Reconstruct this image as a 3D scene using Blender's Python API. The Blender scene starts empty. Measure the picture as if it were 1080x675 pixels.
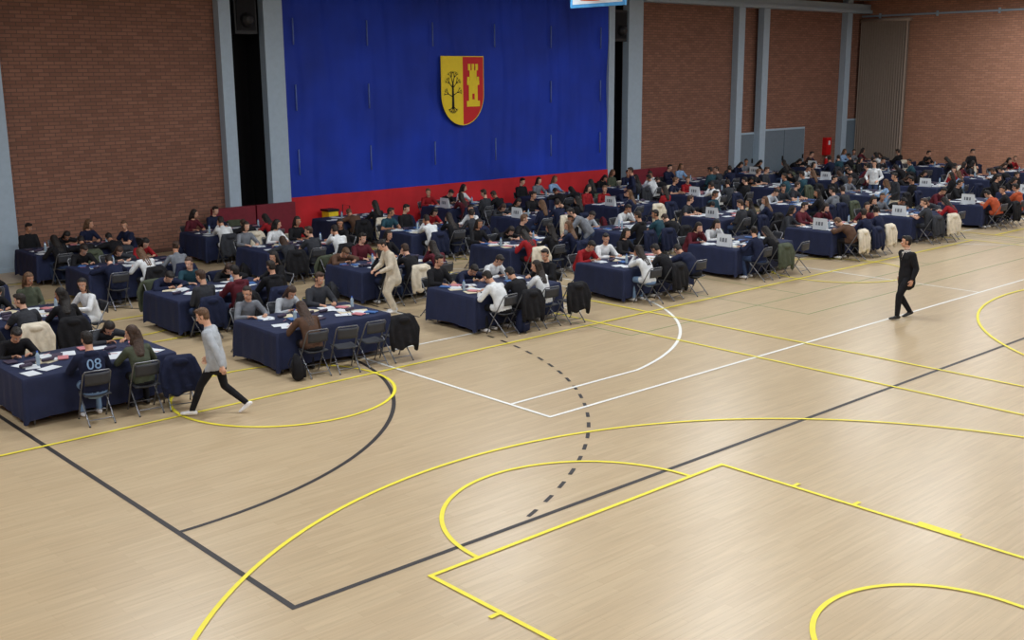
import bpy, bmesh, math, random
import numpy as np
from mathutils import Vector, Matrix
from mathutils.kdtree import KDTree
random.seed(11)
V=Vector
scene=bpy.context.scene
scene.view_settings.view_transform='Standard'
scene.view_settings.look='None'

# ------------------------------------------------------------ materials
def lin(c):
    out=[]
    for x in c:
        x/=255.0
        out.append(x/12.92 if x<=0.04045 else ((x+0.055)/1.055)**2.4)
    return tuple(out)+(1.0,)
def mat(name,rgb,rough=0.7,var=0.12,scale=8.0,bump=0.0,bscale=None,metal=0.0,spec=0.4,emit=0):
    m=bpy.data.materials.new(name); m.use_nodes=True
    nt=m.node_tree; b=nt.nodes['Principled BSDF']
    b.inputs['Roughness'].default_value=rough
    b.inputs['Metallic'].default_value=metal
    b.inputs['Specular IOR Level'].default_value=spec
    tc=nt.nodes.new('ShaderNodeTexCoord')
    nz=nt.nodes.new('ShaderNodeTexNoise'); nz.inputs['Scale'].default_value=scale; nz.inputs['Detail'].default_value=3
    nt.links.new(tc.outputs['Object'],nz.inputs['Vector'])
    cr=nt.nodes.new('ShaderNodeValToRGB')
    c=lin(rgb)
    cr.color_ramp.elements[0].position=0.3; cr.color_ramp.elements[1].position=0.7
    cr.color_ramp.elements[0].color=tuple(x*(1-var) for x in c[:3])+(1,)
    cr.color_ramp.elements[1].color=tuple(min(1,x*(1+var)) for x in c[:3])+(1,)
    nt.links.new(nz.outputs['Fac'],cr.inputs['Fac'])
    nt.links.new(cr.outputs['Color'],b.inputs['Base Color'])
    if bump>0:
        n2=nt.nodes.new('ShaderNodeTexNoise'); n2.inputs['Scale'].default_value=bscale or scale; n2.inputs['Detail'].default_value=2
        nt.links.new(tc.outputs['Object'],n2.inputs['Vector'])
        bp=nt.nodes.new('ShaderNodeBump'); bp.inputs['Strength'].default_value=bump; bp.inputs['Distance'].default_value=0.03
        nt.links.new(n2.outputs['Fac'],bp.inputs['Height']); nt.links.new(bp.outputs['Normal'],b.inputs['Normal'])
    if emit:
        b.inputs['Emission Color'].default_value=c; b.inputs['Emission Strength'].default_value=emit
    return m

def brick_mat(name,c1,c2,mo):
    m=bpy.data.materials.new(name); m.use_nodes=True
    nt=m.node_tree; b=nt.nodes['Principled BSDF']; b.inputs['Roughness'].default_value=0.85
    tc=nt.nodes.new('ShaderNodeTexCoord'); sp=nt.nodes.new('ShaderNodeSeparateXYZ'); cb=nt.nodes.new('ShaderNodeCombineXYZ')
    ad=nt.nodes.new('ShaderNodeMath'); ad.operation='ADD'
    L=nt.links.new
    L(tc.outputs['Object'],sp.inputs[0]); L(sp.outputs['X'],ad.inputs[0]); L(sp.outputs['Y'],ad.inputs[1])
    L(ad.outputs[0],cb.inputs[0]); L(sp.outputs['Z'],cb.inputs[1])
    br=nt.nodes.new('ShaderNodeTexBrick'); L(cb.outputs[0],br.inputs['Vector'])
    br.inputs['Scale'].default_value=1.0; br.inputs['Brick Width'].default_value=0.3; br.inputs['Row Height'].default_value=0.1
    br.inputs['Mortar Size'].default_value=0.012; br.inputs['Mortar Smooth'].default_value=0.2
    br.inputs['Color1'].default_value=lin(c1); br.inputs['Color2'].default_value=lin(c2); br.inputs['Mortar'].default_value=lin(mo)
    nz=nt.nodes.new('ShaderNodeTexNoise'); nz.inputs['Scale'].default_value=0.5; nz.inputs['Detail'].default_value=5
    L(tc.outputs['Object'],nz.inputs['Vector'])
    mr=nt.nodes.new('ShaderNodeMapRange'); mr.inputs['To Min'].default_value=0.85; mr.inputs['To Max'].default_value=1.15
    L(nz.outputs['Fac'],mr.inputs['Value'])
    vm=nt.nodes.new('ShaderNodeVectorMath'); vm.operation='SCALE'
    L(br.outputs['Color'],vm.inputs[0]); L(mr.outputs[0],vm.inputs['Scale']); L(vm.outputs[0],b.inputs['Base Color'])
    bp=nt.nodes.new('ShaderNodeBump'); bp.inputs['Strength'].default_value=0.4; bp.inputs['Distance'].default_value=0.01; bp.invert=True
    L(br.outputs['Fac'],bp.inputs['Height']); L(bp.outputs['Normal'],b.inputs['Normal'])
    return m

def floor_mat():
    m=bpy.data.materials.new('sports_floor_wood'); m.use_nodes=True
    nt=m.node_tree; b=nt.nodes['Principled BSDF']; L=nt.links.new
    b.inputs['Roughness'].default_value=0.31; b.inputs['Specular IOR Level'].default_value=0.48
    tc=nt.nodes.new('ShaderNodeTexCoord')
    br=nt.nodes.new('ShaderNodeTexBrick'); L(tc.outputs['Object'],br.inputs['Vector'])
    br.inputs['Scale'].default_value=1.0; br.inputs['Brick Width'].default_value=1.1; br.inputs['Row Height'].default_value=0.11
    br.inputs['Mortar Size'].default_value=0.0012
    br.inputs['Color1'].default_value=lin((190,169,137)); br.inputs['Color2'].default_value=lin((183,161,129)); br.inputs['Mortar'].default_value=lin((162,139,108))
    mp=nt.nodes.new('ShaderNodeMapping'); mp.inputs['Scale'].default_value=(0.9,14,1); L(tc.outputs['Object'],mp.inputs[0])
    nz=nt.nodes.new('ShaderNodeTexNoise'); nz.inputs['Scale'].default_value=1.6; nz.inputs['Detail'].default_value=6; L(mp.outputs[0],nz.inputs['Vector'])
    mr=nt.nodes.new('ShaderNodeMapRange'); mr.inputs['From Min'].default_value=.3; mr.inputs['From Max'].default_value=.7
    mr.inputs['To Min'].default_value=0.9; mr.inputs['To Max'].default_value=1.08
    L(nz.outputs['Fac'],mr.inputs['Value'])
    vm=nt.nodes.new('ShaderNodeVectorMath'); vm.operation='SCALE'
    L(br.outputs['Color'],vm.inputs[0]); L(mr.outputs[0],vm.inputs['Scale']); L(vm.outputs[0],b.inputs['Base Color'])
    return m

# ------------------------------------------------------------ mesh builder
class MB:
    def __init__(s): s.v=[];s.f=[];s.m=[];s.vm=[]
    def add(s,vs,fs,m=0):
        o=len(s.v); s.v+=[tuple(v) for v in vs]; s.f+=[tuple(i+o for i in f) for f in fs]; s.m+=[m]*len(fs); s.vm+=[m]*len(vs)
    def box(s,x0,x1,y0,y1,z0,z1,m=0,M=None):
        vs=[V((x,y,z)) for z in (z0,z1) for y in (y0,y1) for x in (x0,x1)]
        if M: vs=[M@v for v in vs]
        s.add(vs,[(0,2,3,1),(4,5,7,6),(0,1,5,4),(2,6,7,3),(0,4,6,2),(1,3,7,5)],m)
    def quad(s,a,b,c,d,m=0): s.add([a,b,c,d],[(0,1,2,3)],m)
    def poly(s,pts,m=0): s.add(pts,[tuple(range(len(pts)))],m)
    def tube(s,pts,rad,side=(1,0,0),seg=10,m=0,res=None,sq=1.0):
        pts=[V(p) for p in pts]; rad=[(r,r) if not isinstance(r,tuple) else r for r in rad]
        if res:
            P=[];R=[]
            for i in range(len(pts)-1):
                n=max(1,int((pts[i+1]-pts[i]).length/res))
                for k in range(n):
                    t=k/n; P.append(pts[i].lerp(pts[i+1],t)); R.append(tuple(rad[i][j]*(1-t)+rad[i+1][j]*t for j in (0,1)))
            P.append(pts[-1]);R.append(rad[-1]); pts,rad=P,R
        side=V(side); n=len(pts); rings=[]; fr=[]
        for i in range(n):
            t=(pts[min(i+1,n-1)]-pts[max(i-1,0)]).normalized()
            S=side-t*side.dot(t)
            if S.length<1e-3:
                S=V((0,1,0))-t*t.y
                if S.length<1e-3: S=V((0,0,1))-t*t.z
            S.normalize(); fr.append((t,S,t.cross(S)))
        def pw(x): return math.copysign(abs(x)**sq,x)
        def ring(p,S,N,rx,ry): return [p+S*rx*pw(math.cos(2*math.pi*j/seg))+N*ry*pw(math.sin(2*math.pi*j/seg)) for j in range(seg)]
        t,S,N=fr[0]; d=min(rad[0])*(1 if sq==1 else .35)
        for ph in (60,30): 
            c=math.cos(math.radians(ph)); rings.append(ring(pts[0]-t*d*math.sin(math.radians(ph)),S,N,rad[0][0]*c,rad[0][1]*c))
        for i in range(n): rings.append(ring(pts[i],fr[i][1],fr[i][2],*rad[i]))
        t2,S,N=fr[-1]; d2=min(rad[-1])
        for ph in (30,60):
            c=math.cos(math.radians(ph)); rings.append(ring(pts[-1]+t2*d2*math.sin(math.radians(ph)),S,N,rad[-1][0]*c,rad[-1][1]*c))
        vs=[q for r in rings for q in r]; k=len(rings); fs=[]
        for i in range(k-1):
            for j in range(seg):
                j2=(j+1)%seg; fs.append((i*seg+j,i*seg+j2,(i+1)*seg+j2,(i+1)*seg+j))
        vs.append(pts[0]-t*d); vs.append(pts[-1]+t2*d2); a=len(vs)-2;b=a+1
        for j in range(seg):
            j2=(j+1)%seg; fs.append((a,j2,j)); fs.append(((k-1)*seg+j,(k-1)*seg+j2,b))
        s.add(vs,fs,m)
    def ell(s,c,r,m=0,M=None,seg=14,rings=9):
        c=V(c); vs=[];fs=[]
        M=M or Matrix.Identity(3)
        for i in range(1,rings):
            ph=math.pi*i/rings
            for j in range(seg):
                th=2*math.pi*j/seg
                vs.append(c+M@V((r[0]*math.sin(ph)*math.cos(th),r[1]*math.sin(ph)*math.sin(th),-r[2]*math.cos(ph))))
        for i in range(rings-2):
            for j in range(seg):
                j2=(j+1)%seg; fs.append((i*seg+j,i*seg+j2,(i+1)*seg+j2,(i+1)*seg+j))
        vs.append(c+M@V((0,0,-r[2]))); vs.append(c+M@V((0,0,r[2]))); a=len(vs)-2
        for j in range(seg):
            j2=(j+1)%seg; fs.append((a,j2,j)); fs.append(((rings-2)*seg+j,(rings-2)*seg+j2,a+1))
        s.add(vs,fs,m)
    def mesh(s,name,mats,smooth=False):
        me=bpy.data.meshes.new(name); me.from_pydata(s.v,[],s.f)
        for x in mats: me.materials.append(x)
        me.polygons.foreach_set('material_index',s.m)
        me.polygons.foreach_set('use_smooth',[smooth]*len(s.f))
        me.update(); return me
def obj(name,me,loc=(0,0,0),rz=0,sc=1,parent=None):
    o=bpy.data.objects.new(name,me); scene.collection.objects.link(o)
    o.location=loc; o.rotation_euler=(0,0,rz); o.scale=(sc,sc,sc)
    if parent: o.parent=parent
    return o

# ------------------------------------------------------------ room
BW=31.0; FW=52.0; LW=-4.0; NW=-5.0; CH=8.5
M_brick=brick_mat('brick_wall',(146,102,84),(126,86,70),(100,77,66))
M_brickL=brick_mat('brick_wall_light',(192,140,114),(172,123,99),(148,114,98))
M_floor=floor_mat()
M_col=mat('column_paint',(164,182,198),0.6,0.04)
M_ceil=mat('ceiling_paint',(160,166,172),0.9,0.05)
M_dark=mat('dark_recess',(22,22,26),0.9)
M_grey=mat('door_grey',(104,118,130),0.5,0.05)
M_steel=mat('chair_steel',(120,122,128),0.35,0.05,metal=0.7)
M_seat=mat('chair_grey',(48,50,56),0.5)
M_black=mat('black_plastic',(22,22,24),0.5)
M_white=mat('white_paper',(205,210,216),0.7,0.03)

b=MB(); b.box(LW,FW,NW,BW+1.6,-0.1,0); obj('floor',b.mesh('floor',[M_floor]))
b=MB(); b.box(LW,FW+.3,NW,BW+1.6,CH,CH+.2); obj('ceiling',b.mesh('ceiling',[M_ceil]))
b=MB()
for x0,x1 in ((LW,16.35),(17.95,33.1),(34.4,41.5),(43.4,FW+.3)): b.box(x0,x1,BW,BW+.3,0,CH)
b.box(41.5,43.4,BW+.15,BW+.4,0,CH)
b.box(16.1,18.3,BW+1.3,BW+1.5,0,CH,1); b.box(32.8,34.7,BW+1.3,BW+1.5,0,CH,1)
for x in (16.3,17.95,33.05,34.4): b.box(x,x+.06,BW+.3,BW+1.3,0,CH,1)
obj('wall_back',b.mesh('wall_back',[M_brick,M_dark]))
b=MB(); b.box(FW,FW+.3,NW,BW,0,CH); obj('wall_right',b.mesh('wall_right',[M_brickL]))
b=MB(); b.box(LW-.3,LW,NW,BW+.3,0,CH); obj('wall_left',b.mesh('wall_left',[M_brick]))
b=MB(); b.box(LW-.3,FW+.3,NW-.3,NW,0,CH); obj('wall_front',b.mesh('wall_front',[M_brick]))
# columns
for x0,x1 in ((2.6,3.1),(9.4,9.95),(16.22,16.6),(17.7,18.35),(32.95,33.28),(34.1,34.95),(41.3,41.75),(43.15,43.6),(50.05,50.5)):
    b=MB(); b.box(x0,x1,BW-.32,BW,0,CH); b.box(x0-.03,x1+.03,BW-.35,BW,0,.12)
    obj('wall_column',b.mesh('wall_column',[M_col]))
# top beam
b=MB(); b.box(34.95,FW,BW-.5,BW,7.86,8.02,0); b.box(34.95,FW,BW-.4,BW-.1,8.02,8.3,0)
obj('trim_1',b.mesh('trim_1',[M_col]))
b=MB(); b.box(FW-.12,FW,NW,BW,7.7,7.78,0)
for k in range(12): b.box(FW-.14,FW,k*3-3,k*3-2.94,7.62,7.86,0)
obj('trim_2',b.mesh('trim_2',[M_col]))
M_base=mat('baseboard',(96,70,60),0.6)
b=MB(); 
for x0,x1 in ((LW,9.4),(9.95,16.22),(34.95,41.3),(47.2,50.05)): b.box(x0,x1,BW-.03,BW,0,.12)
obj('baseboard_back',b.mesh('baseboard_back',[M_base]))
b=MB(); b.box(FW-.03,FW,NW,28.3,0,.12); obj('baseboard_right',b.mesh('baseboard_right',[M_base]))
# doors
def door(n,x0,x1,h,y,leaves=1):
    b=MB(); b.box(x0,x1,y-.06,y,0,h,0)
    w=(x1-x0-.12)/leaves
    for i in range(leaves):
        xa=x0+.06+i*w; b.box(xa+.02,xa+w-.02,y-.1,y-.06,.02,h-.08,1)
        b.box(xa+w-.14,xa+w-.1,y-.16,y-.1,.95,1.15,2)
    obj('door_%d'%n,b.mesh('door_%d'%n,[M_col,M_grey,M_black]))
door(1,41.8,43.1,2.35,BW); door(2,43.7,47.2,2.45,BW,2); door(3,50.55,51.9,2.7,BW,1)
# divider curtain (beige-grey pleated) on right wall
M_div=mat('beige_divider',(158,142,130),0.8,0.05)
b=MB(); n=200; ys=[28.3+2.55*i/n for i in range(n+1)]; xs=[FW-.3+.09*math.sin(i*.62) for i in range(n+1)]
for i in range(n): b.quad((xs[i],ys[i],0.02),(xs[i],ys[i],7.45),(xs[i+1],ys[i+1],7.45),(xs[i+1],ys[i+1],0.02))
b.box(FW-.42,FW-.1,28.25,30.9,7.45,7.6)
obj('divider_curtain',b.mesh('divider_curtain',[M_div],True))
# fire cabinet
M_red=mat('red_paint',(190,24,28),0.4)
b=MB(); b.box(48.9,49.35,BW-.22,BW,1.0,1.85,0); b.box(48.95,49.3,BW-.24,BW-.22,1.05,1.8,0); b.box(49.05,49.2,BW-.25,BW-.24,1.5,1.7,1); b.tube([(49.12,BW-.12,.25),(49.12,BW-.12,.75)],[.08,.08],m=0)
b.box(49.09,49.15,BW-.14,BW-.1,.8,.9,1)
obj('fire_hose_cabinet',b.mesh('fire_hose_cabinet',[M_red,M_white]))

# blue stage curtain
M_blue=mat('blue_curtain',(14,52,170),0.7,0.25,0.45,bump=.6,bscale=1.2)
M_redc=mat('red_curtain',(190,30,40),0.65,0.15,1.0,bump=.3,bscale=2)
M_dash=mat('seam_tie',(96,118,178),0.7)
def curtain(x0,x1,z0,z1,y,nx,nz,amp,m,name,extra=None):
    b=MB(); vs=[];fs=[]
    for j in range(nz+1):
        for i in range(nx+1):
            x=x0+(x1-x0)*i/nx; z=z0+(z1-z0)*j/nz
            yy=y+amp*(math.sin(x*2.28)+.6*math.sin(x*5.1+z*.8)+.35*math.sin(z*2.1+x*.7)+.35*math.sin(x*11+math.sin(z)))
            vs.append((x,yy,z))
    for j in range(nz):
        for i in range(nx):
            a=j*(nx+1)+i; fs.append((a,a+1,a+nx+2,a+nx+1))
    b.add(vs,fs,0)
    if extra: extra(b)
    return obj(name,b.mesh(name,[m,M_dash],True))
def dashes(b):
    for x in (18.65,21.4,24.1,26.9,29.7,32.4):
        for z in (2.0,4.0,6.0):
            if abs(x-25.45)<1.5 and 3<z<5: continue
            b.box(x,x+.03,BW-.40,BW-.36,z,z+.8,1)
curtain(18.35,32.97,1.26,8.4,BW-.22,320,30,.05,M_blue,'stage_curtain',dashes)
curtain(18.35,32.97,0.01,1.3,BW-.3,240,4,.025,M_redc,'stage_curtain_skirt')
# crash mats
M_mat=mat('dark_red_mat',(112,26,42),0.6)
for x0,x1 in ((15.5,16.9),(16.95,18.3),(34.0,35.1),(35.15,36.3)):
    b=MB(); b.box(x0,x1,BW-.62,BW-.42,0.0,1.2,0); b.box(x0+.3,x0+.5,BW-.64,BW-.62,.5,.7,1)
    o=obj('crash_mat',b.mesh('crash_mat',[M_mat,M_black])); md=o.modifiers.new('bev','BEVEL'); md.width=.03; md.segments=2
# coat of arms
M_yel=mat('emblem_yellow',(244,214,40),0.6,0.03); M_er=mat('emblem_red',(206,30,36),0.6,0.03); M_ebk=mat('emblem_black',(30,28,20),0.7)
def shield_poly(cx,cz,w,h,side,y):
    pts=[]; top=cz+h/2; n=14
    pts.append((cx,y,top)); 
    pts.append((cx+side*w/2,y,top))
    zs=cz-h/2+w*.55
    for i in range(n+1):
        t=math.pi/2*i/n; pts.append((cx+side*w/2*math.cos(t),y,zs-(zs-(cz-h/2))*math.sin(t)))
    return pts if side<0 else pts[::-1]
b=MB(); cx,cz,w,h=25.4,4.5,1.88,2.32; y=BW-.40
for sd,mi in ((-1,0),(1,1)):
    P=shield_poly(cx,cz,w+.06,h+.06,sd,y+.01); b.poly(P,0)
    P=shield_poly(cx,cz,w,h,sd,y); b.poly(P,mi)
def bar(x0,z0,x1,z1,w0,w1,mi,yy=y-.01):
    d=V((x1-x0,z1-z0)).normalized(); nx,nz=-d.y,d.x
    b.quad((x0-nx*w0/2,yy,z0-nz*w0/2),(x1-nx*w1/2,yy,z1-nz*w1/2),(x1+nx*w1/2,yy,z1+nz*w1/2),(x0+nx*w0/2,yy,z0+nz*w0/2),mi)
tx=cx-.46
bar(tx,3.95,tx,4.75,.11,.07,2)
def branch(x,z,ang,l,wd,dep):
    x1=x+math.sin(ang)*l; z1=z+math.cos(ang)*l; bar(x,z,x1,z1,wd,wd*.6,2)
    if dep: 
        for da in (-.5,.1,.55): branch(x1,z1,ang+da,l*.62,wd*.6,dep-1)
for a_,z_ in ((-1.1,4.3),(1.1,4.35),(-.75,4.6),(.75,4.6),(-.3,4.75),(.3,4.75)): branch(tx,z_,a_,.22,.04,2)
for a_ in (-2.2,-2.7,2.7,2.2,math.pi): branch(tx,3.97,a_,.15,.04,1)
kx=cx+.46
def rect(x0,x1,z0,z1,mi=0,yy=y-.01): b.quad((x0,yy,z0),(x1,yy,z0),(x1,yy,z1),(x0,yy,z1),mi)
rect(kx-.3,kx+.3,3.95,4.15); rect(kx-.2,kx+.2,4.15,4.7); rect(kx-.28,kx+.28,4.7,4.85)
for i in (-1,0,1): rect(kx+i*.21-.06,kx+i*.21+.06,4.85,4.98); rect(kx+i*.17-.06,kx+i*.17+.06,5.2,5.42)
rect(kx-.16,kx+.16,4.98,5.2); rect(kx-.14,kx+.14,4.85,4.98,0,y-.011)
rect(kx-.05,kx+.05,4.2,4.4,1,y-.02)
obj('coat_of_arms',b.mesh('coat_of_arms',[M_yel,M_er,M_ebk]))
# speakers
for x in (17.15,33.7):
    b=MB(); b.box(x-.38,x+.35,BW-.25,BW+.3,6.3,7.5,0); b.box(x-.32,x+.3,BW-.28,BW-.25,6.4,7.4,1)
    b.tube([(x,BW-.28,6.7),(x,BW-.3,6.7)],[.22,.22],m=0,seg=20); b.box(x-.05,x+.05,BW+.3,BW+1.3,6.9,7.0,0)
    obj('loudspeaker',b.mesh('loudspeaker',[M_black,M_dark]))
# yellow/black cleaning cart
b=MB(); b.box(-.4,.4,-.22,.22,.18,.28,1); b.box(-.36,.0,-.2,.2,.28,.82,0); b.box(0.03,.38,-.18,.18,.28,.62,1); b.box(-.4,.02,-.23,.23,.82,.88,1)
b.tube([(.4,-.2,.25),(.44,-.2,.95),(.44,.2,.95),(.4,.2,.25)],[.015]*4,m=1,side=(0,1,0))
for sx in (-.32,.32):
    for sy in (-.18,.18): b.tube([(sx,sy-.02,.09),(sx,sy+.02,.09)],[.09,.09],m=1,seg=14,side=(1,0,0))
obj('cleaning_cart',b.mesh('cleaning_cart',[mat('cart_yellow',(236,206,40),.5),M_black]),(19.7,30.3,0))
# retracted basketball backboard
M_bb=mat('backboard_blue',(70,150,210),.4)
b=MB(); b.box(-.9,.9,-.03,.03,0,1.05,0); b.box(-.82,.82,-.035,-.03,.08,.97,1); b.box(-.3,.3,-.04,-.035,.15,.6,0)
ring=[(0.225*math.cos(t),-.28+.225*math.sin(t),.15) for t in np.linspace(0,2*math.pi,20)]
b.tube(ring,[.012]*20,m=2,side=(0,0,1)); b.tube([(-.6,0.03,.5),(-.6,.5,1.8)],[.03,.03],m=3); b.tube([(.6,0.03,.5),(.6,.5,1.8)],[.03,.03],m=3)
o=obj('basketball_backboard',b.mesh('basketball_backboard',[M_bb,M_white,mat('hoop_orange',(220,90,30)),M_steel]),(20.1,19.1,6.64),rz=-math.pi/2)

# ------------------------------------------------------------ court lines
class Lines(MB):
    z=.003
    def ln(s,x0,y0,x1,y1,w=.055):
        s.z+=.00004
        d=V((x1-x0,y1-y0)).normalized(); n=V((-d.y,d.x))*w/2; e=d*w/2
        p=[V((x0,y0))-e+n,V((x0,y0))-e-n,V((x1,y1))+e-n,V((x1,y1))+e+n]
        s.add([(q.x,q.y,s.z) for q in p],[(0,1,2,3)])
    def arc(s,cx,cy,r,a0,a1,w=.055,n=72):
        s.z+=.00004
        a0=math.radians(a0);a1=math.radians(a1)
        if a1<a0: a0,a1=a1,a0
        vs=[];fs=[]
        for i in range(n+1):
            t=a0+(a1-a0)*i/n
            for rr in (r-w/2,r+w/2): vs.append((cx+rr*math.cos(t),cy+rr*math.sin(t),s.z))
        for i in range(n): fs.append((2*i,2*i+1,2*i+3,2*i+2))
        s.add(vs,fs)
    def rect(s,x0,y0,x1,y1,w=.055):
        s.ln(x0,y0,x1,y0,w);s.ln(x1,y0,x1,y1,w);s.ln(x1,y1,x0,y1,w);s.ln(x0,y1,x0,y0,w)
M_lb=mat('line_black',(42,38,40),.5); M_lw=mat('line_white',(228,228,224),.5,.03); M_ly=mat('line_yellow',(232,218,60),.5,.03); M_lg=mat('line_green',(128,138,92),.5,.03)
L=Lines(); x0,x1,y0,y1=5.1,45.1,8.87,28.87; L.rect(x0,y0,x1,y1,.07)
for xc,s in ((x0,1),(x1,-1)):
    if s==1: A=(-90,0);B=(0,90)
    else: A=(270,180);B=(180,90)
    L.arc(xc,17.37,6,*A,w=.065); L.arc(xc,20.37,6,*B,w=.065); L.ln(xc+6*s,17.37,xc+6*s,20.37,.065)
    st=.24/9; a=math.asin(8.4/9); t=-a
    while t<0:
        e=min(0,t+st)
        for (cy_,sg) in ((17.37,1),(20.37,-1)):
            aa,bb=math.degrees(t*sg),math.degrees(e*sg)
            if s<0: aa,bb=180-aa,180-bb
            L.arc(xc,cy_,9,aa,bb,w=.055,n=4)
        t+=.5/9
    for yy in np.arange(17.6,20.3,.5): L.ln(xc+9*s,yy,xc+9*s,yy+.24,.055)
obj('handball_court_lines',L.mesh('handball_court_lines',[M_lb]))
L=Lines(); L.z=.007; L.rect(11.21,11.57,39.21,26.57,.06); L.ln(25.21,11.57,25.21,26.57); L.arc(25.21,19.07,1.8,0,360)
for xc,s in ((11.21,1),(39.21,-1)):
    cxx=xc+1.575*s; al=math.degrees(math.asin(6.6/6.75)); dx=6.75*math.cos(math.radians(al))
    if s==1: L.arc(cxx,19.07,6.75,-al,al,.06); L.arc(cxx,19.07,1.25,-90,90); L.arc(xc+5.8,19.07,1.8,-90,90)
    else: L.arc(cxx,19.07,6.75,180-al,180+al); L.arc(cxx,19.07,1.25,90,270); L.arc(xc-5.8,19.07,1.8,90,270)
    for yy in (12.47,25.67): L.ln(xc,yy,cxx+dx*s,yy,.06)
    L.rect(xc,16.62,xc+5.8*s,21.52)
obj('basketball_court_lines',L.mesh('basketball_court_lines',[M_lw]))
L=Lines(); L.z=.010
for c in (8.96,25.5,42.0):
    xa,xb=c-7.5,c+7.5; 
    L.rect(xa,2.7,min(xb,51.5),28.7); L.ln(xa,15.5,min(xb,51.5),15.5); L.arc(c,15.5,1.8,0,360)
    al=math.degrees(math.asin(6.6/6.75)); dy=6.75*math.cos(math.radians(al))
    for yb,s in ((2.7,1),(28.7,-1)):
        cy_=yb+1.575*s
        L.arc(c,cy_,6.75,90*s-al,90*s+al,n=120)
        L.arc(c+.13,cy_-.1*s,1.2,90*s-90,90*s+90); L.arc(c,yb+5.8*s,1.8,90*s-90,90*s+90)
        for sx in (-1,1): L.ln(c+.13+1.2*sx,cy_-.1*s,c+.13+1.2*sx,cy_-.5*s)
        for xx in (c-6.6,c+6.6): L.ln(xx,yb,xx,cy_+dy*s)
        L.rect(c-2.45,yb,c+2.45,yb+5.8*s)
        for sx in (-1,1):
            X=c+2.45*sx
            L.ln(X+.06*sx,yb+2.6*s,X+.06*sx,yb+3.0*s,.11)
            for q in (3.85,4.7): L.ln(X,yb+q*s,X+.12*sx,yb+q*s)
L.ln(16.46,15.5,18.0,15.5)
obj('cross_court_lines',L.mesh('cross_court_lines',[M_ly]))
L=Lines(); L.z=.001; L.rect(16.1,14.3,34.1,23.3,.04); L.ln(22.1,14.3,22.1,23.3,.04); L.ln(28.1,14.3,28.1,23.3,.04); L.rect(20.3,13.0,33.7,19,.04)
obj('volleyball_court_lines',L.mesh('volleyball_court_lines',[M_lg]))

# ------------------------------------------------------------ people
def ik(p,t,l1,l2,pole):
    d=t-p; D=d.length
    if D>(l1+l2)*.995: t=p+d.normalized()*(l1+l2)*.995; d=t-p; D=d.length
    a=(l1*l1-l2*l2+D*D)/(2*D); h=math.sqrt(max(0,l1*l1-a*a))
    u=d.normalized(); pl=V(pole); pl=(pl-u*pl.dot(u)).normalized()
    return p+u*a+pl*h, t
def hand(mb,w,d,n,ts,curl=.5):
    d=d.normalized(); s=ts-d*ts.dot(d); s.normalize(); n=d.cross(s) if n.dot(d.cross(s))>0 else -d.cross(s)
    mb.tube([w-d*.01,w+d*.03,w+d*.08],[(.026,.018),(.036,.016),(.04,.013)],side=s,seg=10,m=0)
    for off,l in ((.03,.068),(.010,.078),(-.011,.072),(-.031,.056)):
        p=w+d*.083+s*off; pts=[p]; ang=0.1
        for k,f in enumerate((.45,.32,.23)):
            ang+=curl*(.5+.4*k); p=p+(d*math.cos(ang)+n*math.sin(ang))*l*f; pts.append(p)
        mb.tube(pts,[.0095,.009,.008,.0065],side=s,seg=6,m=0)
    p=w+d*.025+s*.028; q=p+(d*.65+s*.6+n*.3).normalized()*.035; r=q+(d*.85+s*.15+n*.35).normalized()*.03
    mb.tube([p,q,r],[.013,.011,.008],side=n,seg=6,m=0)

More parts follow.
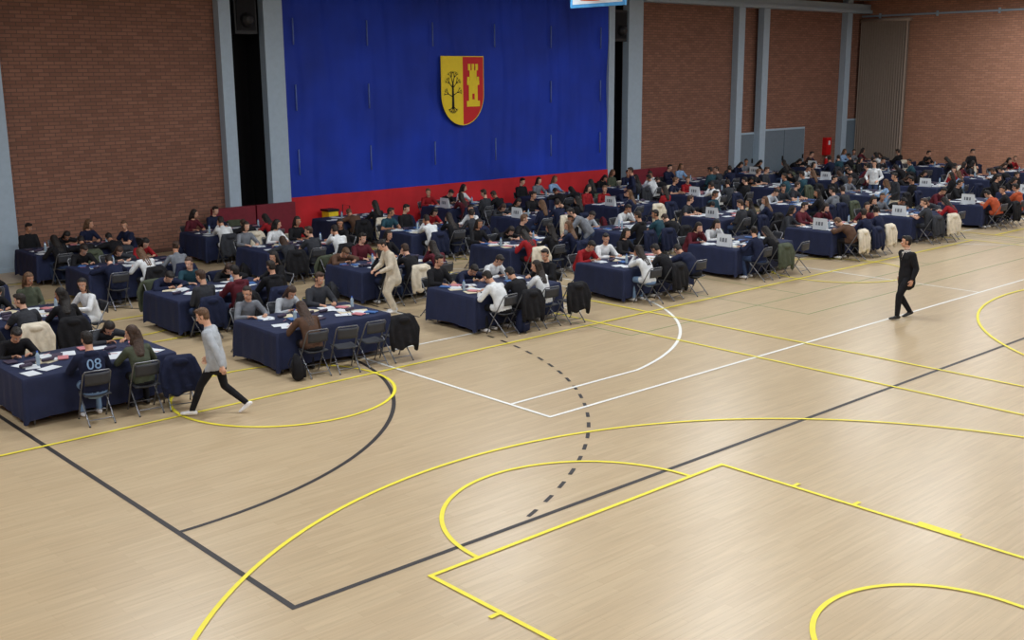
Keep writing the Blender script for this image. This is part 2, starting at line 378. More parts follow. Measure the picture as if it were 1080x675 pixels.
def person_mesh(name,P):
    m=MB(); m2=MB(); g=P.get
    W=g('w',1.0); R=.02
    p0=V(g('pelvis')); l=g('lean',0.1); c=g('curve',.15); sl=g('sl',0)
    def dirv(a): return V((sl,math.sin(a),math.cos(a))).normalized()
    d1=dirv(l); d2=dirv(l+c); d3=dirv((l+c)*.6+g('hp',0)*.35)
    p1=p0+d1*.27; p2=p1+d2*.25; p3=p2+d3*.068
    X=V((1,0,0)); tw=g('twist',0); Xs=V((math.cos(tw),math.sin(tw),0))
    m.ell(p0-d1*.03,(.165*W,.125*W,.10),2,seg=20,rings=12)
    hem=g('hem',.06)
    B=W*g('bulk',1.07)
    m.tube([p0-d1*hem,p0+d1*.02,p0+d1*.10,p0+d1*.18,p1,p1+d2*.1,p1+d2*.17,p2-d2*.02],
      [(.172*B,.132*B),(.176*B,.136*B),(.168*B,.128*B),(.162*B,.122*B),(.17*B,.125*B),(.178*B,.12*B),(.15*B,.096*B),(.074,.07)],side=Xs,seg=22,m=1,res=R)
    if g('coat'): m.tube([p0-d1*.17,p0,p0+d1*.1],[(.205,.16),(.19,.148),(.175,.135)],side=X,seg=22,m=1,res=R)
    m.tube([p2-d2*.05,p3+d3*.05],[.058,.054],seg=14,m=0,res=R)
    if g('collar'): m.tube([p2-d2*.025,p2+d2*.02],[(.074,.07),(.064,.062)],seg=14,m=g('collar'),res=.01)
    if g('hood'): m.ell(p2-d2*.03-V((0,.075,0)),(.11,.06,.06),1)
    A=W*g('armw',1.08)
    for sd,key in ((-1,'hl'),(1,'hr')):
        sh=p1+d2*.165+Xs*.178*sd*W
        m.tube([p1+d2*.15+Xs*.06*sd,sh],[.075*W,.067*A],side=(0,0,1),seg=14,m=1,res=R)
        t=V(g(key)); el,t=ik(sh,t,.285,.255,g(key+'p',(sd*.7,-.5,-.5)))
        f=(t-el).normalized()
        if g('sleeve','long')=='long':
            m.tube([sh,sh.lerp(el,.5),el],[.066*A,.059*A,.052*A],seg=14,m=1,res=R); m.tube([el,el.lerp(t,.35),t-f*.02],[.052*A,.05*A,.037*A],seg=14,m=1,res=R)
        else:
            m.tube([sh,sh.lerp(el,.6)],[.068*A,.064*A],seg=14,m=1,res=R); m.tube([sh.lerp(el,.5),el],[.046,.042],seg=14,m=0,res=R); m.tube([el,el.lerp(t,.3),t],[.042,.041,.028],seg=14,m=0,res=R)
        m.tube([t-f*.05,t+f*.01],[.026,.025],seg=12,m=0,res=R)
        hd=V(g(key+'d',f)); 
        n=V(g(key+'n',(0,0,-1))); ts=V(g(key+'t',(-sd,0.2,0)))
        hand(m2,t,hd,n,ts,g('curl',.45))
    feet=[]
    for sd,key in ((-1,'fl'),(1,'fr')):
        hp=p0+V((sd*.088,0,-.03)); t=V(g(key)); kn,t=ik(hp,t,.435,.425,g(key+'p',(sd*.08,1,.3)))
        pw=g('legw',1.0)
        m.tube([hp,hp.lerp(kn,.45),kn],[.09*min(pw,1.1),.08*pw,.063*pw],seg=16,m=2,res=R)
        m.tube([kn,kn.lerp(t,.35),t],[.063*pw,.06*pw,.046*pw],seg=16,m=2,res=R)
        fd=V(g(key+'d',(0,1,0))).normalized()
        dn=(V((1,0,0)).cross(fd)); dn=-dn if dn.z>0 else dn
        feet.append((t.copy(),fd.copy(),dn.copy()))
        m.tube([t,t+dn*.045],[.04,.04],seg=12,m=4,res=R)
        m.tube([t-fd*.045+dn*.05,t+fd*.03+dn*.05,t+fd*.11+dn*.058,t+fd*.17+dn*.062],[(.037,.036),(.044,.038),(.048,.03),(.04,.024)],side=(1,0,0),seg=14,m=4,res=R)
    hp_,hy=g('hp',0),g('hy',0)
    Hm=Matrix.Rotation(hy,3,'Z')@Matrix.Rotation(-hp_,3,'X')
    F=Hm@V((0,1,0)); U=Hm@V((0,0,1)); S=Hm@V((1,0,0))
    hc=p3+U*.105+F*.022
    m.ell(hc+U*.022-F*.004,(.075,.094,.100),0,Hm,24,18)
    m.ell(hc+F*.026-U*.05,(.054,.064,.066),0,Hm,20,14)
    m.tube([hc+F*.088+U*.005,hc+F*.108-U*.028],[.011,.016],side=S,seg=8,m=0,res=.01)
    m.ell(hc+F*.082-U*.078,(.022,.014,.014),0,Hm)
    for sd in (-1,1): m.ell(hc+S*.077*sd-F*.006-U*.006,(.011,.02,.031),0,Hm)
    hs=g('hair','short')
    if hs=='short':
        m.ell(hc+U*.045-F*.018,(.086,.099,.098),3,Hm,28,20); m.ell(hc-F*.05-U*.01,(.074,.054,.064),3,Hm,20,14)
        m.ell(hc+U*.108+F*.045,(.062,.047,.034),3,Hm)
    elif hs=='long':
        m.ell(hc+U*.04-F*.02,(.09,.1,.1),3,Hm,28,20)
        bk=V((0,-1,0)); 
        m.tube([hc-F*.06+U*.01,p3-F*.055-U*.01,p2-d2*.06+bk*.1,p1+d2*.1+bk*.14],[(.082,.055),(.082,.048),(.08,.032),(.05,.02)],side=X,seg=18,m=3,res=R)
        for sd in (-1,1): m.tube([hc+S*.076*sd-F*.01+U*.04,hc+S*.078*sd-F*.02-U*.06,p2+X*.09*sd-V((0,.03,-.02))],[.022,.028,.022],seg=10,m=3,res=R)
    elif hs=='bun':
        m.ell(hc+U*.042-F*.018,(.085,.098,.096),3,Hm,24,18); m.ell(hc-F*.05-U*.0,(.074,.055,.062),3,Hm,18,12); m.ell(hc-F*.115+U*.05,(.038,.036,.038),3,Hm)
    for sd in (-1,1):
        m2.ell(hc+F*.084+S*.031*sd+U*.004,(.0135,.009,.0085),7,Hm,10,6)
        m2.ell(hc+F*.0905+S*.031*sd+U*.004,(.006,.004,.0065),5,Hm,8,6)
        m2.ell(hc+F*.086+S*.032*sd+U*.024,(.018,.006,.004),3,Hm,8,5)
    m2.ell(hc+F*.086-U*.054,(.022,.008,.0065),6,Hm,10,6)
    if g('tie'):
        q=p1+d2*.2+V((0,.095,0)); m2.poly([q+V((-.035,0.01,.02)),q+V((0,.045,-.14)),q+V((.035,.01,.02))][::-1],7)
        m2.tube([q+V((0,.02,0)),q+V((0,.05,-.12))],[(.01,.006),(.015,.006)],m=5,seg=8)
    src=m.mesh('tmp',[]); o=bpy.data.objects.new('tmp',src); scene.collection.objects.link(o)
    rm=o.modifiers.new('r','REMESH'); rm.mode='VOXEL'; rm.voxel_size=g('vox',.0125); rm.use_smooth_shade=True
    sm=o.modifiers.new('s','SMOOTH'); sm.factor=.5; sm.iterations=2
    dg=bpy.context.evaluated_depsgraph_get(); dg.update(); me=bpy.data.meshes.new_from_object(o.evaluated_get(dg))
    kd=KDTree(len(m.v))
    for i,v in enumerate(m.v): kd.insert(v,i)
    kd.balance()
    mb=MB(); vs=[v.co.copy() for v in me.vertices]
    fs=[tuple(p.vertices) for p in me.polygons]; mi=[]
    hemT=-.19 if g('coat') else -hem-.03
    fpx=Hm.transposed()
    for p in me.polygons:
        q=p.center; lab=m.vm[kd.find(q)[1]]
        if lab in (0,3):
            h=fpx@(q-hc); s_,f_,u_=h
            if h.length<.19 and u_>-.135:
                ear=abs(s_)>.076 and abs(u_+.006)<.034 and abs(f_+.006)<.026
                if hs=='long': face=(f_>.022 and u_<.078-.35*max(0,.07-f_)) and abs(s_)<.075
                else: face=(f_>.028 and u_<.082-.3*max(0,.07-f_)) or (f_>-.02 and u_<-.035) or ear
                if face: lab=0
                elif u_>-.05 or hs=='long': lab=3 if (hs=='long' or f_<.06 or u_>.03) else lab
                if hs!='long' and u_<-.07: lab=0
        if lab in (0,1):
            w_=q-p2
            if w_.length<.12 and not g('collar'):
                ax=w_.dot(d2); lab=0 if (ax>.012 and (w_-d2*ax).length<.075) else 1
                if ax>.03: lab=0
        if lab in (1,2):
            w_=q-p0
            if w_.length<.27 and abs(w_.x)<.21:
                ax=w_.dot(d1); fp=(w_-d1*ax)
                lab=1 if (ax>hemT and fp.y<.155*B+(.02 if g('coat') else 0)) else 2
        if lab in (2,4):
            for (t,fd,dn) in feet:
                w_=q-t
                if w_.length<.21 and w_.dot(dn)>-.14:
                    lab=4 if (w_.dot(dn)>.012 or (w_.dot(fd)>.06 and w_.dot(dn)>-.02)) else 2
        mi.append(lab)
    bpy.data.objects.remove(o); bpy.data.meshes.remove(src); bpy.data.meshes.remove(me)
    mb.v=[tuple(v) for v in vs]; mb.f=fs; mb.m=mi
    mb.vm=[0]*len(vs)
    mb.add(m2.v,m2.f,0); mb.m[-len(m2.f):]=m2.m
    return mb

def fab(n,c): return mat('cloth_'+n,c,.85,.15,10,bump=.8,bscale=7,spec=.2)
C={k:fab(k,v) for k,v in dict(black=(26,26,30),navy=(26,32,56),charcoal=(50,52,58),grey=(112,116,124),lightgrey=(166,172,180),white=(212,215,218),
   beige=(204,194,176),olive=(72,78,64),red=(140,30,36),maroon=(84,30,40),orange=(166,76,48),lightblue=(130,160,196),jeans=(50,64,94),ltjeans=(122,150,184),
   brown=(84,62,50),teal=(36,66,78),pink=(200,150,150),green=(40,58,50)).items()}
SK=[mat('skin_%d'%i,c,.55,.06,12) for i,c in enumerate(((210,164,140),(194,146,120),(170,122,96)))]
HR=[mat('hair_%d'%i,c,.6,.3,30,bump=.5,bscale=40) for i,c in enumerate(((24,18,16),(34,25,21),(58,40,30),(92,66,46)))]
SH=[mat('shoe_%d'%i,c,.5) for i,c in enumerate(((226,226,228),(28,28,30),(90,90,96)))]
M_eye=mat('eye_dark',(26,18,14),.2); M_lip=mat('lip',(168,92,84),.5); M_sclera=mat('eye_white',(225,220,215),.3)
def finish(mb,name,skin,shirt,pants,hair,shoe):
    return mb.mesh(name,[SK[skin],C[shirt],C[pants],HR[hair],SH[shoe],M_eye,M_lip,M_sclera],True)

seatbase=dict(pelvis=(0,0,.56),fl=(-.12,.33,.1),fr=(.13,.36,.1),legw=.98)
poses={
 'write':dict(lean=.42,curve=.3,hp=.75,hl=(-.16,.50,.79),hr=(.12,.53,.79)),
 'upright':dict(lean=.12,curve=.12,hp=.25,hy=.2,hl=(-.15,.45,.79),hr=(.17,.47,.79)),
 'low':dict(lean=.6,curve=.42,hp=.9,hy=-.15,hl=(-.22,.56,.79),hr=(.1,.58,.79),hlp=(-1,-.1,-.2),hrp=(1,-.1,-.2)),
 'talkl':dict(lean=.25,curve=.15,hp=.2,hy=.95,sl=-.06,twist=.25,hl=(-.2,.46,.79),hr=(.13,.5,.79)),
 'talkr':dict(lean=.3,curve=.2,hp=.3,hy=-.9,sl=.06,twist=-.2,hl=(-.14,.5,.79),hr=(.18,.47,.79)),
 'chin':dict(lean=.35,curve=.3,hp=.45,hy=-.1,hl=(-.05,.40,1.04),hlp=(-.5,.2,-1),hld=(.1,0,1),hln=(0,-1,0),hlt=(1,0,0),hr=(.14,.52,.79)),
 'back':dict(lean=-.08,curve=.12,hp=.3,hy=.3,hl=(-.08,.24,.66),hr=(.09,.27,.66)),
}
seatmeshes={}
for k,p in poses.items():
    for hair in ('short','long'):
        d=dict(seatbase); d.update(p); d['hair']=hair if not (k=='talkr' and hair=='long') else 'bun'
        d['w']=1.0 if hair=='short' else .92
        if k in('upright','low') and hair=='short': d['hood']=1; d['bulk']=1.12; d['armw']=1.18
        if k=='talkl' and hair=='short': d['sleeve']='short'
        seatmeshes[(k,hair)]=person_mesh('x',d)
keys=list(seatmeshes)
shirts=['black']*13+['navy']*9+['charcoal']*6+['grey']*2+['lightgrey']+['white']*5+['beige','olive','red','maroon','lightblue','brown','teal','green']
variants=[]
for i in range(64):
    k=keys[i%len(keys)]
    variants.append(finish(seatmeshes[k],'seated_student',random.choice((0,0,1,1,2)),random.choice(shirts),random.choice(['black','jeans','navy','charcoal','jeans','black']),random.choice((0,0,0,0,1,1,1,2,2,3)),random.choice((0,0,1,2))))
def special(pose,hair,shirt,pants='black',hc=0,shoe=0,skin=1): return finish(seatmeshes[(pose,hair)],'seated_student',skin,shirt,pants,hc,shoe)

# chair
b=MB()
for s in (-1,1):
    b.tube([(s*.205,.26,.012),(s*.205,.02,.44),(s*.2,-.2,.80),(s*.17,-.215,.835)],[.012]*4,m=0,seg=8)
    b.tube([(s*.185,-.27,.012),(s*.185,.17,.43)],[.012]*2,m=0,seg=8)
    for q in ((s*.205,.26,.012),(s*.185,-.27,.012)): b.ell(q,(.016,.016,.012),2,seg=8,rings=5)
b.tube([(-.17,-.215,.835),(.17,-.215,.835)],[.012]*2,m=0,seg=8,side=(0,0,1))
b.tube([(-.205,.20,.12),(.205,.20,.12)],[.009]*2,m=0,seg=8,side=(0,0,1)); b.tube([(-.185,-.2,.085),(.185,-.2,.085)],[.009]*2,m=0,seg=8,side=(0,0,1))
def panel(b,pts_f,nx,nz,th,m):
    vs=[];fs=[]
    for k in (0,1):
        for j in range(nz+1):
            for i in range(nx+1): vs.append(pts_f(i/nx,j/nz,k*th))
    o=(nx+1)*(nz+1)
    for j in range(nz):
        for i in range(nx):
            a=j*(nx+1)+i; fs.append((a,a+1,a+nx+2,a+nx+1)); fs.append((o+a,o+a+nx+1,o+a+nx+2,o+a+1))
    def idx(i,j): return j*(nx+1)+i
    for i in range(nx):
        fs.append((idx(i,0),o+idx(i,0),o+idx(i+1,0),idx(i+1,0))); fs.append((idx(i,nz),idx(i+1,nz),o+idx(i+1,nz),o+idx(i,nz)))
    for j in range(nz):
        fs.append((idx(0,j),idx(0,j+1),o+idx(0,j+1),o+idx(0,j))); fs.append((idx(nx,j),o+idx(nx,j),o+idx(nx,j+1),idx(nx,j+1)))
    b.add(vs,fs,m)
panel(b,lambda u,v,t:(-.19+.38*u,-.19+.4*v,.43+.012*(2*u-1)**2-.02*max(0,v-.85)*6*.3+t),8,8,.018,1)
panel(b,lambda u,v,t:(-.185+.37*u,-.205-.03*(1-(2*u-1)**2)-.035*v*.5+t,.62+.19*v),8,4,.015,1)
chair_me=b.mesh('folding_chair',[M_steel,M_seat,M_black],True)

def jacket(c):
    m=MB(); 
    m.tube([(0,-.25,.83),(0,-.29,.7),(0,-.30,.5),(0,-.31,.32)],[(.2,.035),(.23,.045),(.24,.05),(.25,.055)],seg=20,m=0,res=.03)
    m.tube([(-.17,-.2,.83),(.17,-.2,.83)],[.05,.05],side=(0,0,1),m=0,seg=12,res=.03)
    m.tube([(0,-.17,.82),(0,-.155,.62)],[(.2,.02),(.19,.018)],seg=16,m=0,res=.03)
    for s in (-1,1): m.tube([(s*.2,-.25,.8),(s*.27,-.3,.6),(s*.26,-.3,.38),(s*.24,-.28,.24)],[.05,.055,.05,.04],seg=10,m=0,res=.03)
    m.ell((0,-.32,.79),(.12,.05,.06),0)
    src=m.mesh('t',[]); o=bpy.data.objects.new('t',src); scene.collection.objects.link(o)
    rm=o.modifiers.new('r','REMESH'); rm.mode='VOXEL'; rm.voxel_size=.018
    sm=o.modifiers.new('s','SMOOTH'); sm.factor=.5; sm.iterations=3
    dg=bpy.context.evaluated_depsgraph_get(); dg.update(); me=bpy.data.meshes.new_from_object(o.evaluated_get(dg)); me.name='draped_jacket'
    for v in me.vertices:
        k=max(0,min(1,(.8-v.co.z)/.4)); v.co.y+=k*.018*math.sin(v.co.x*38+v.co.z*6); v.co.z+=(.03*math.sin(v.co.x*17))*(1 if v.co.z<.4 else 0)
    me.materials.clear(); me.materials.append(C[c]); me.polygons.foreach_set('use_smooth',[True]*len(me.polygons))
    bpy.data.objects.remove(o); return me
jackets=[jacket(c) for c in ('black','navy','charcoal','black','olive','navy','beige')]
def backpack(c):
    b=MB(); b.tube([(0,0,.04),(0,0,.1),(0,0.0,.3),(0,.01,.38),(0,.02,.42)],[(.135,.085),(.15,.1),(.145,.09),(.115,.07),(.06,.045)],seg=24,m=0,sq=.6)
    b.tube([(0,-.1,.06),(0,-.105,.2),(0,-.095,.23)],[(.105,.035),(.105,.035),(.09,.02)],seg=18,m=0,sq=.55)
    for s in (-1,1): b.tube([(s*.07,.09,.38),(s*.1,.14,.26),(s*.09,.1,.1)],[(.02,.006)]*3,seg=8,m=1)
    b.tube([(-.03,.03,.43),(0,.03,.47),(.03,.03,.43)],[.008]*3,seg=6,m=1)
    b.tube([(-.12,-.098,.3),(0,-.108,.33),(.12,-.098,.3)],[.005]*3,seg=6,m=2,side=(0,0,1)); b.tube([(-.09,-.142,.2),(.09,-.142,.2)],[.004]*2,seg=6,m=2,side=(0,0,1))
    return b.mesh('backpack',[C[c],M_black,M_steel],True)
packs=[backpack(c) for c in ('black','navy','maroon','charcoal')]

M_cloth=mat('tablecloth_navy',(25,34,66),.8,.12,4,bump=.3,bscale=7)
TL,TW=2.4,1.5
M_board=mat('table_board',(160,150,140),.6)
def table(seed):
    rnd=random.Random(seed); b=MB(); hx,hy=TL/2,TW/2; r=.04; per=[]
    def add_side(p,q,n,cnt):
        for i in range(cnt): t=i/cnt; per.append((p[0]+(q[0]-p[0])*t,p[1]+(q[1]-p[1])*t,n))
    add_side((-hx+r,-hy),(hx-r,-hy),(0,-1),60)
    for k in range(4): a=-math.pi/2+math.pi/2*k/4; per.append((hx-r+r*math.cos(a),-hy+r+r*math.sin(a),(math.cos(a),math.sin(a))))
    add_side((hx,-hy+r),(hx,hy-r),(1,0),40)
    for k in range(4): a=math.pi/2*k/4; per.append((hx-r+r*math.cos(a),hy-r+r*math.sin(a),(math.cos(a),math.sin(a))))
    add_side((hx-r,hy),(-hx+r,hy),(0,1),60)
    for k in range(4): a=math.pi/2+math.pi/2*k/4; per.append((-hx+r+r*math.cos(a),hy-r+r*math.sin(a),(math.cos(a),math.sin(a))))
    add_side((-hx,hy-r),(-hx,-hy+r),(-1,0),40)
    for k in range(4): a=math.pi+math.pi/2*k/4; per.append((-hx+r+r*math.cos(a),-hy+r+r*math.sin(a),(math.cos(a),math.sin(a))))
    n=len(per); zs=[.757,.745,.68,.5,.3,.12]; ph=rnd.random()*6
    vs=[]
    for j,z in enumerate(zs):
        f=(0,.15,.35,.65,.9,1)[j]
        for i,(x,y,nn) in enumerate(per):
            u=i/n*2*math.pi
            corner=abs(nn[0]*nn[1])*2
            amp=.012+.03*(.5+.5*math.sin(u*23+ph))*(.6+.4*math.sin(u*7+ph*2))+.06*corner
            off=(0 if j==0 else .006)+amp*f
            zz=z+(0 if j<5 else .02*math.sin(u*5+ph)-.05*corner)
            vs.append((x+nn[0]*off,y+nn[1]*off,zz))
    fs=[]
    for j in range(len(zs)-1):
        for i in range(n): i2=(i+1)%n; fs.append(((j+1)*n+i,(j+1)*n+i2,j*n+i2,j*n+i))
    fs.append(tuple(range(n))); b.add(vs,fs,0)
    b.box(-hx+.02,hx-.02,-hy+.02,hy-.02,.715,.74,1)
    for sx in (-1,1):
        for sy in (-1,1): b.tube([(sx*(hx-.15),sy*(hy-.12),.015),(sx*(hx-.15),sy*(hy-.12),.71)],[.015,.015],m=2,seg=8)
        b.tube([(sx*(hx-.15),-hy+.12,.2),(sx*(hx-.15),hy-.12,.2)],[.012]*2,m=2,seg=8)
    return b.mesh('exam_table',[M_cloth,M_board,M_steel],True)
tables=[table(i) for i in range(4)]
M_pk=mat('notebook_blue',(60,100,160),.5); M_pr=mat('notebook_pink',(190,120,126),.5); M_py=mat('paper_cream',(200,190,164),.6)
M_bot=mat('bottle_plastic',(150,170,186),.15,spec=.6); M_cap=mat('bottle_cap',(40,90,190),.4); M_case=mat('pencil_case',(60,50,70),.7)
def papers(seed):
    r=random.Random(seed); b=MB()
    for i in range(18):
        x=r.uniform(-1.05,1.0); y=r.choice((-1,1))*r.uniform(.15,.55) if r.random()<.8 else r.uniform(-.2,.2)
        z=.759+i*.0005; M=Matrix.Translation((x,y,0))@Matrix.Rotation(r.uniform(-.5,.5),4,'Z')
        w,h=(.21,.297) if r.random()<.7 else (.297,.21)
        b.box(-w/2,w/2,-h/2,h/2,z,z+.002,r.choice((0,0,0,0,0,3)),M)
    for i in range(5):
        M=Matrix.Translation((r.uniform(-1,1),r.uniform(-.5,.5),0))@Matrix.Rotation(r.uniform(-.6,.6),4,'Z')
        b.box(-.08,.08,-.11,.11,.771,.785,r.choice((1,2,4,4)),M)
    for i in range(5):
        x,y=r.uniform(-1,1),r.uniform(-.3,.3); b.tube([(x-.08,y,.8),(x+.08,y+.03,.8)],[(.03,.028)]*2,m=4,side=(0,1,0),seg=10)
    for i in range(2):
        x,y=r.uniform(-1,1),r.uniform(-.25,.25); b.tube([(x,y,.79),(x,y,.93),(x,y,.965)],[.03,.031,.014],m=5,seg=12); b.tube([(x,y,.975),(x,y,.985)],[.013,.013],m=6,seg=8)
    for i in range(8):
        x,y=r.uniform(-1,1),r.uniform(-.6,.6); a=r.uniform(0,3); b.tube([(x,y,.778),(x+.14*math.cos(a),y+.14*math.sin(a),.778)],[.004,.004],m=r.choice((1,4,2)),seg=5,side=(0,0,1))
    return b.mesh('exam_papers',[M_white,M_pk,M_pr,M_py,M_case,M_bot,M_cap])
paps=[papers(i) for i in range(5)]
b=MB(); 
b.poly([(-.02,-.22,0),(-.02,.22,0),(.0,.22,.32),(.0,-.22,.32)],0); b.poly([(.0,-.22,.32),(.0,.22,.32),(.09,.22,0),(.09,-.22,0)],0); b.poly([(-.02,-.22,0),(0,-.22,.32),(.09,-.22,0)],0); b.poly([(-.02,.22,0),(.09,.22,0),(0,.22,.32)],0)
for a,c in ((-.1,-.05),(-.02,.05),(.08,.12)): b.quad((-.022,a,.12),(-.022,c,.12),(-.012,c,.22),(-.012,a,.22),1)
sign_me=b.mesh('table_sign',[M_white,C['grey']])

cols=[5.2,9.45,13.9,18.3,22.6,26.9,31.2,35.5,39.8,44.1,48.3]
rows=[16.5,20.35,24.45,28.05]
HO=.37
def seat(x,y,rz,me=None,chair=True,jk=None,free=False):
    jx,jy=random.uniform(-.05,.05),random.uniform(-.03,.03); x+=jx;y+=jy; rz+=random.uniform(-.12,.12)*(3 if (me is None) else 1)
    if chair: obj('folding_chair',chair_me,(x,y,0),rz)
    if me: obj('seated_student',me,(x,y,0),rz,1) 
    if jk: obj('draped_jacket',jk,(x,y,0),rz)
OFF=(-.76,0,.76)
custom={
 (0,0):dict(near=[None,('upright','short','navy','ltjeans',0,0),('talkl','long','olive','black',2,1)],far=[('write','short','black','black',0,1),None,('low','long','charcoal','jeans',1,0)],off=(0,-.27,.51)),
 (1,0):dict(near=[('write','long','brown','black',2,1),'empty','empty','ejacket'],far=[('talkr','long','grey','jeans',1,0),('write','long','lightgrey','jeans',2,0),('upright','short','charcoal','jeans',2,0)],off=(-.72,-.12,.4,.95)),
 (2,0):dict(near=[('write','short','white','black',0,0),('write','short','black','black',0,0),('talkl','long','white','jeans',1,0),'ejacket'],far=[('upright','short','black','black',0,1),('low','short','navy','jeans',0,0),('write','short','white','jeans',1,0)],off=(-.7,-.15,.42,1.0)),
 (3,0):dict(near=[('chin','long','white','ltjeans',1,0),('write','short','black','black',0,0),('low','short','navy','black',0,0)],far=[('write','short','red','jeans',0,0),('talkr','short','white','jeans',0,0),('upright','long','black','jeans',0,0)]),
 (7,0):dict(near=[('write','short','orange','black',0,0),('talkl','short','black','black',1,0),('upright','short','orange','black',0,0)],far=[('write','short','maroon','black',0,0),None,('upright','short','black','black',0,0)]),
}
for ci,a0 in enumerate(cols):
    for ri,b0 in enumerate(rows):
        if ci==0 and ri==3: continue
        cxx,cyy=a0+TL/2+random.uniform(-.16,.12)*(ri>0 or ci>3),b0+TW/2+random.uniform(-.14,.1)*(ri>0)
        if ci==10: cxx=min(cxx,49.9)
        tr=random.uniform(-.035,.035)*(ri>0 or ci>2)
        obj('exam_table',random.choice(tables),(cxx,cyy,0),tr)
        obj('exam_papers',random.choice(paps),(cxx,cyy,0),random.choice((0,math.pi))+tr)
        if ci>=4 and random.random()<.45: obj('table_sign',sign_me,(cxx-TL/2+.2,cyy-.2,.772))
        cu=custom.get((ci,ri))
        for side in ('near','far'):
            if side=='far' and ri==3 and ci==3: continue
            yy=cyy-TW/2-HO if side=='near' else cyy+TW/2+HO; rz=0 if side=='near' else math.pi
            if cu and side in cu:
                offs=cu.get('off',OFF) if side=='near' else OFF
                for k,c in enumerate(cu[side]):
                    off=offs[k]
                    if c is None: continue
                    if c in('empty','ejacket'): seat(cxx+off,yy-.08,rz-.1,None,True,random.choice(jackets[:4]) if c=='ejacket' else None); continue
                    seat(cxx+off,yy,rz,special(*c),True,jackets[0] if (ci>0 and side=='near' and k==1) else None)
                continue
            for k,off in enumerate(OFF):
                r=random.random()
                if r<.92: seat(cxx+off,yy,rz,random.choice(variants),True,random.choice(jackets) if random.random()<(.72 if side=='near' else .2) else None)
                elif r<.98: seat(cxx+off,yy-.12 if side=='near' else yy,rz,None,True,random.choice(jackets) if random.random()<.7 else None)
        if (ci,ri)==(0,0): seat(cxx+TL/2-.22,cyy-TW/2-HO-.1,-.5,None,True,jackets[1])
        elif random.random()<.5: seat(cxx+TL/2+HO,cyy+random.uniform(-.2,.2),math.pi/2,random.choice(variants) if random.random()<.8 else None)
        if ri>0 and random.random()<.6:
            obj('backpack',random.choice(packs),(cxx+random.choice((-.38,.38)),cyy-TW/2-HO-.05,0),random.uniform(-1,1))
        if ci>1 and random.random()<.35:
            obj('backpack',random.choice(packs),(cxx-TL/2-.22,cyy+random.uniform(-.4,.4),0),random.uniform(1.2,1.9))
obj('backpack',packs[0],(9.55,16.05,0),1.2)
obj('backpack',packs[1],(14.72,16.0,0),.2)

def stand(name,d,loc,face,args,sc=1):
    me=finish(person_mesh('x',d),name,*args); return obj(name,me,(loc[0],loc[1],0),face-math.pi/2,sc)
left=math.atan2(.670,-.742)
walk=dict(pelvis=(0,0,.90),lean=.14,curve=.06,hp=.35,hl=(-.3,-.16,.86),hr=(.29,.2,.86),hlp=(-.3,-1,0),hrp=(.3,-1,0),hln=(1,0,0),hrn=(-1,0,0),hlt=(0,1,0),hrt=(0,1,0),
  fl=(-.09,.40,.10),fr=(.09,-.40,.17),frd=(0,.75,-.55),hair='short',vox=.010,legw=.98,curl=.6,hem=.12,armw=1.18)
stand('walking_young_man',walk,(7.62,15.17),left,(0,'lightgrey','black',3,0),.985)
suit=dict(pelvis=(0,0,.925),lean=.04,curve=.04,hp=.05,hy=-.5,hl=(-.29,.08,.86),hr=(.29,-.05,.86),hlp=(-.3,-1,0),hrp=(.3,-1,0),hln=(1,0,0),hrn=(-1,0,0),hlt=(0,1,0),hrt=(0,1,0),
  fl=(-.09,.24,.10),fr=(.09,-.20,.12),frd=(0,1,-.25),hair='short',coat=1,collar=7,tie=1,vox=.010,curl=.6,legw=1.1,armw=1.15)
stand('walking_man_in_suit',suit,(21.42,11.4),left+.3,(1,'black','black',0,1),1.0)
bend=dict(pelvis=(0,0,.92),lean=.16,curve=.22,hp=.6,hl=(-.14,.36,.98),hr=(.14,.38,1.0),fl=(-.1,.05,.1),fr=(.11,-.06,.1),hair='bun',w=.96,vox=.012,coat=1,legw=1.3,armw=1.25)
stand('standing_woman',bend,(14.0,19.35),left+.5,(0,'beige','beige',0,0),.97)
bend2=dict(bend); bend2.update(hair='short',coat=0,lean=.65,w=1.0,legw=1.05,hl=(-.18,.66,.86),hr=(.16,.64,.86))
stand('standing_man_leaning',bend2,(21.5,20.7),left,(0,'grey','jeans',0,0),1)
idle=dict(pelvis=(0,0,.935),lean=.02,curve=.05,hp=.2,hl=(-.2,.2,1.0),hr=(.2,.2,1.0),fl=(-.11,0,.1),fr=(.12,.03,.1),hair='short',vox=.013)
mi=person_mesh('x',idle)
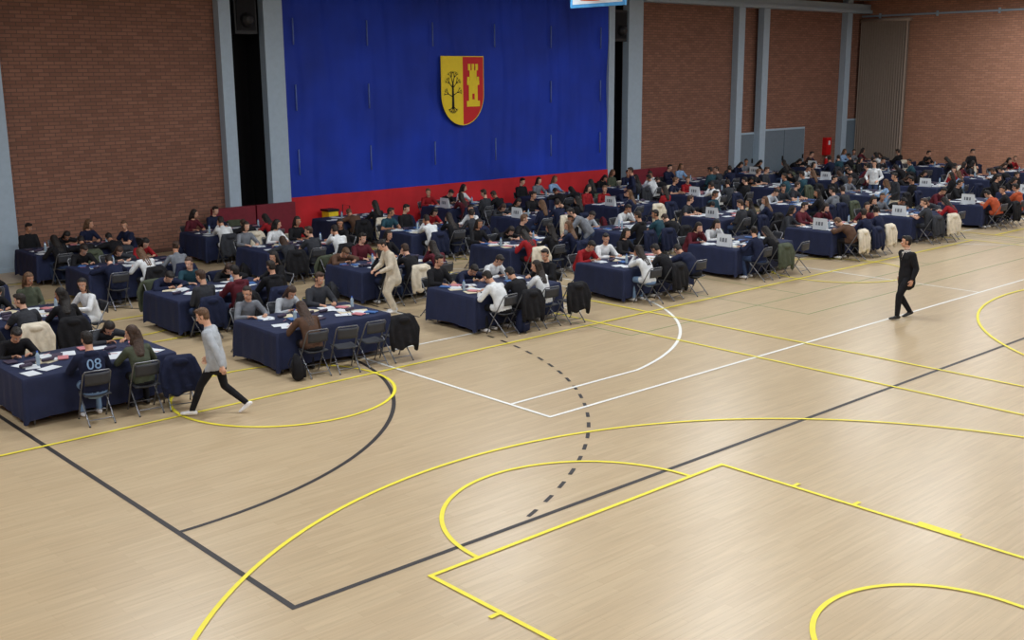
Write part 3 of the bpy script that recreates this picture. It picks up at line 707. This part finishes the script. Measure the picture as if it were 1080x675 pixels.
for loc,f,a in (((34.55,19.0),left,(1,'charcoal','beige',0,0)),((38.85,22.3),left+1,(0,'white','jeans',0,0)),((47.3,22.6),left+2,(1,'black','black',0,1)),((30.2,26.9),left,(1,'navy','black',1,1))):
    obj('standing_supervisor',finish(mi,'standing_supervisor',*a),(loc[0],loc[1],0),f-math.pi/2)
for o in list(scene.objects):
    if o.name.startswith('seated_student') and o.data.materials[1]==C['navy'] and o.data.materials[2]==C['ltjeans'] and o.location.x<8:
        cu=bpy.data.curves.new('shirt_print','FONT'); cu.body='08'; cu.size=.22; cu.extrude=.006; cu.align_x='CENTER'; cu.materials.append(C['lightblue'])
        t=bpy.data.objects.new('shirt_print',cu); scene.collection.objects.link(t); t.parent=o; t.location=(0,-.108,.84); t.rotation_euler=(math.radians(80),0,0)

# ------------------------------------------------------------ lights
M_lamp=mat('lamp_diffuser',(250,252,255),.5,emit=4)
b=MB(); b.box(-1.5,1.5,-.5,.5,.03,.2,0); b.box(-1.42,1.42,-.42,.42,.0,.03,1); lampme=b.mesh('ceiling_light',[M_col,M_lamp])
for x in (0,9.5,19,28.5,38,47.5):
    for y in (-1,6.5,14,21.5,):
        o=obj('ceiling_light',lampme,(x,y,CH-.22))
        ld=bpy.data.lights.new('lamp','AREA'); ld.shape='RECTANGLE'; ld.size=2.8; ld.size_y=.85; ld.energy=292; ld.color=(.93,.97,1)
        lo=bpy.data.objects.new('lamp',ld); scene.collection.objects.link(lo); lo.parent=o; lo.location=(0,0,-.03)
w=bpy.data.worlds.new('w'); scene.world=w; w.use_nodes=True; w.node_tree.nodes['Background'].inputs[0].default_value=(.6,.7,.9,1); w.node_tree.nodes['Background'].inputs[1].default_value=.4

# ------------------------------------------------------------ camera
cam=bpy.data.cameras.new('camera'); co=bpy.data.objects.new('camera',cam); scene.collection.objects.link(co); scene.camera=co
cam.sensor_width=36; cam.lens=1170/1080*36; cam.clip_end=200
h=V((.670,.742,0)).normalized(); th=math.atan(260.5/1170)
fw=h*math.cos(th)-V((0,0,1))*math.sin(th); r0=V((h.y,-h.x,0)); u0=r0.cross(fw)
rho=.0075; rr=(r0-u0*rho).normalized(); uu=rr.cross(fw)
co.matrix_world=Matrix.Translation((0,0,5.1))@Matrix((rr,uu,-fw)).transposed().to_4x4()
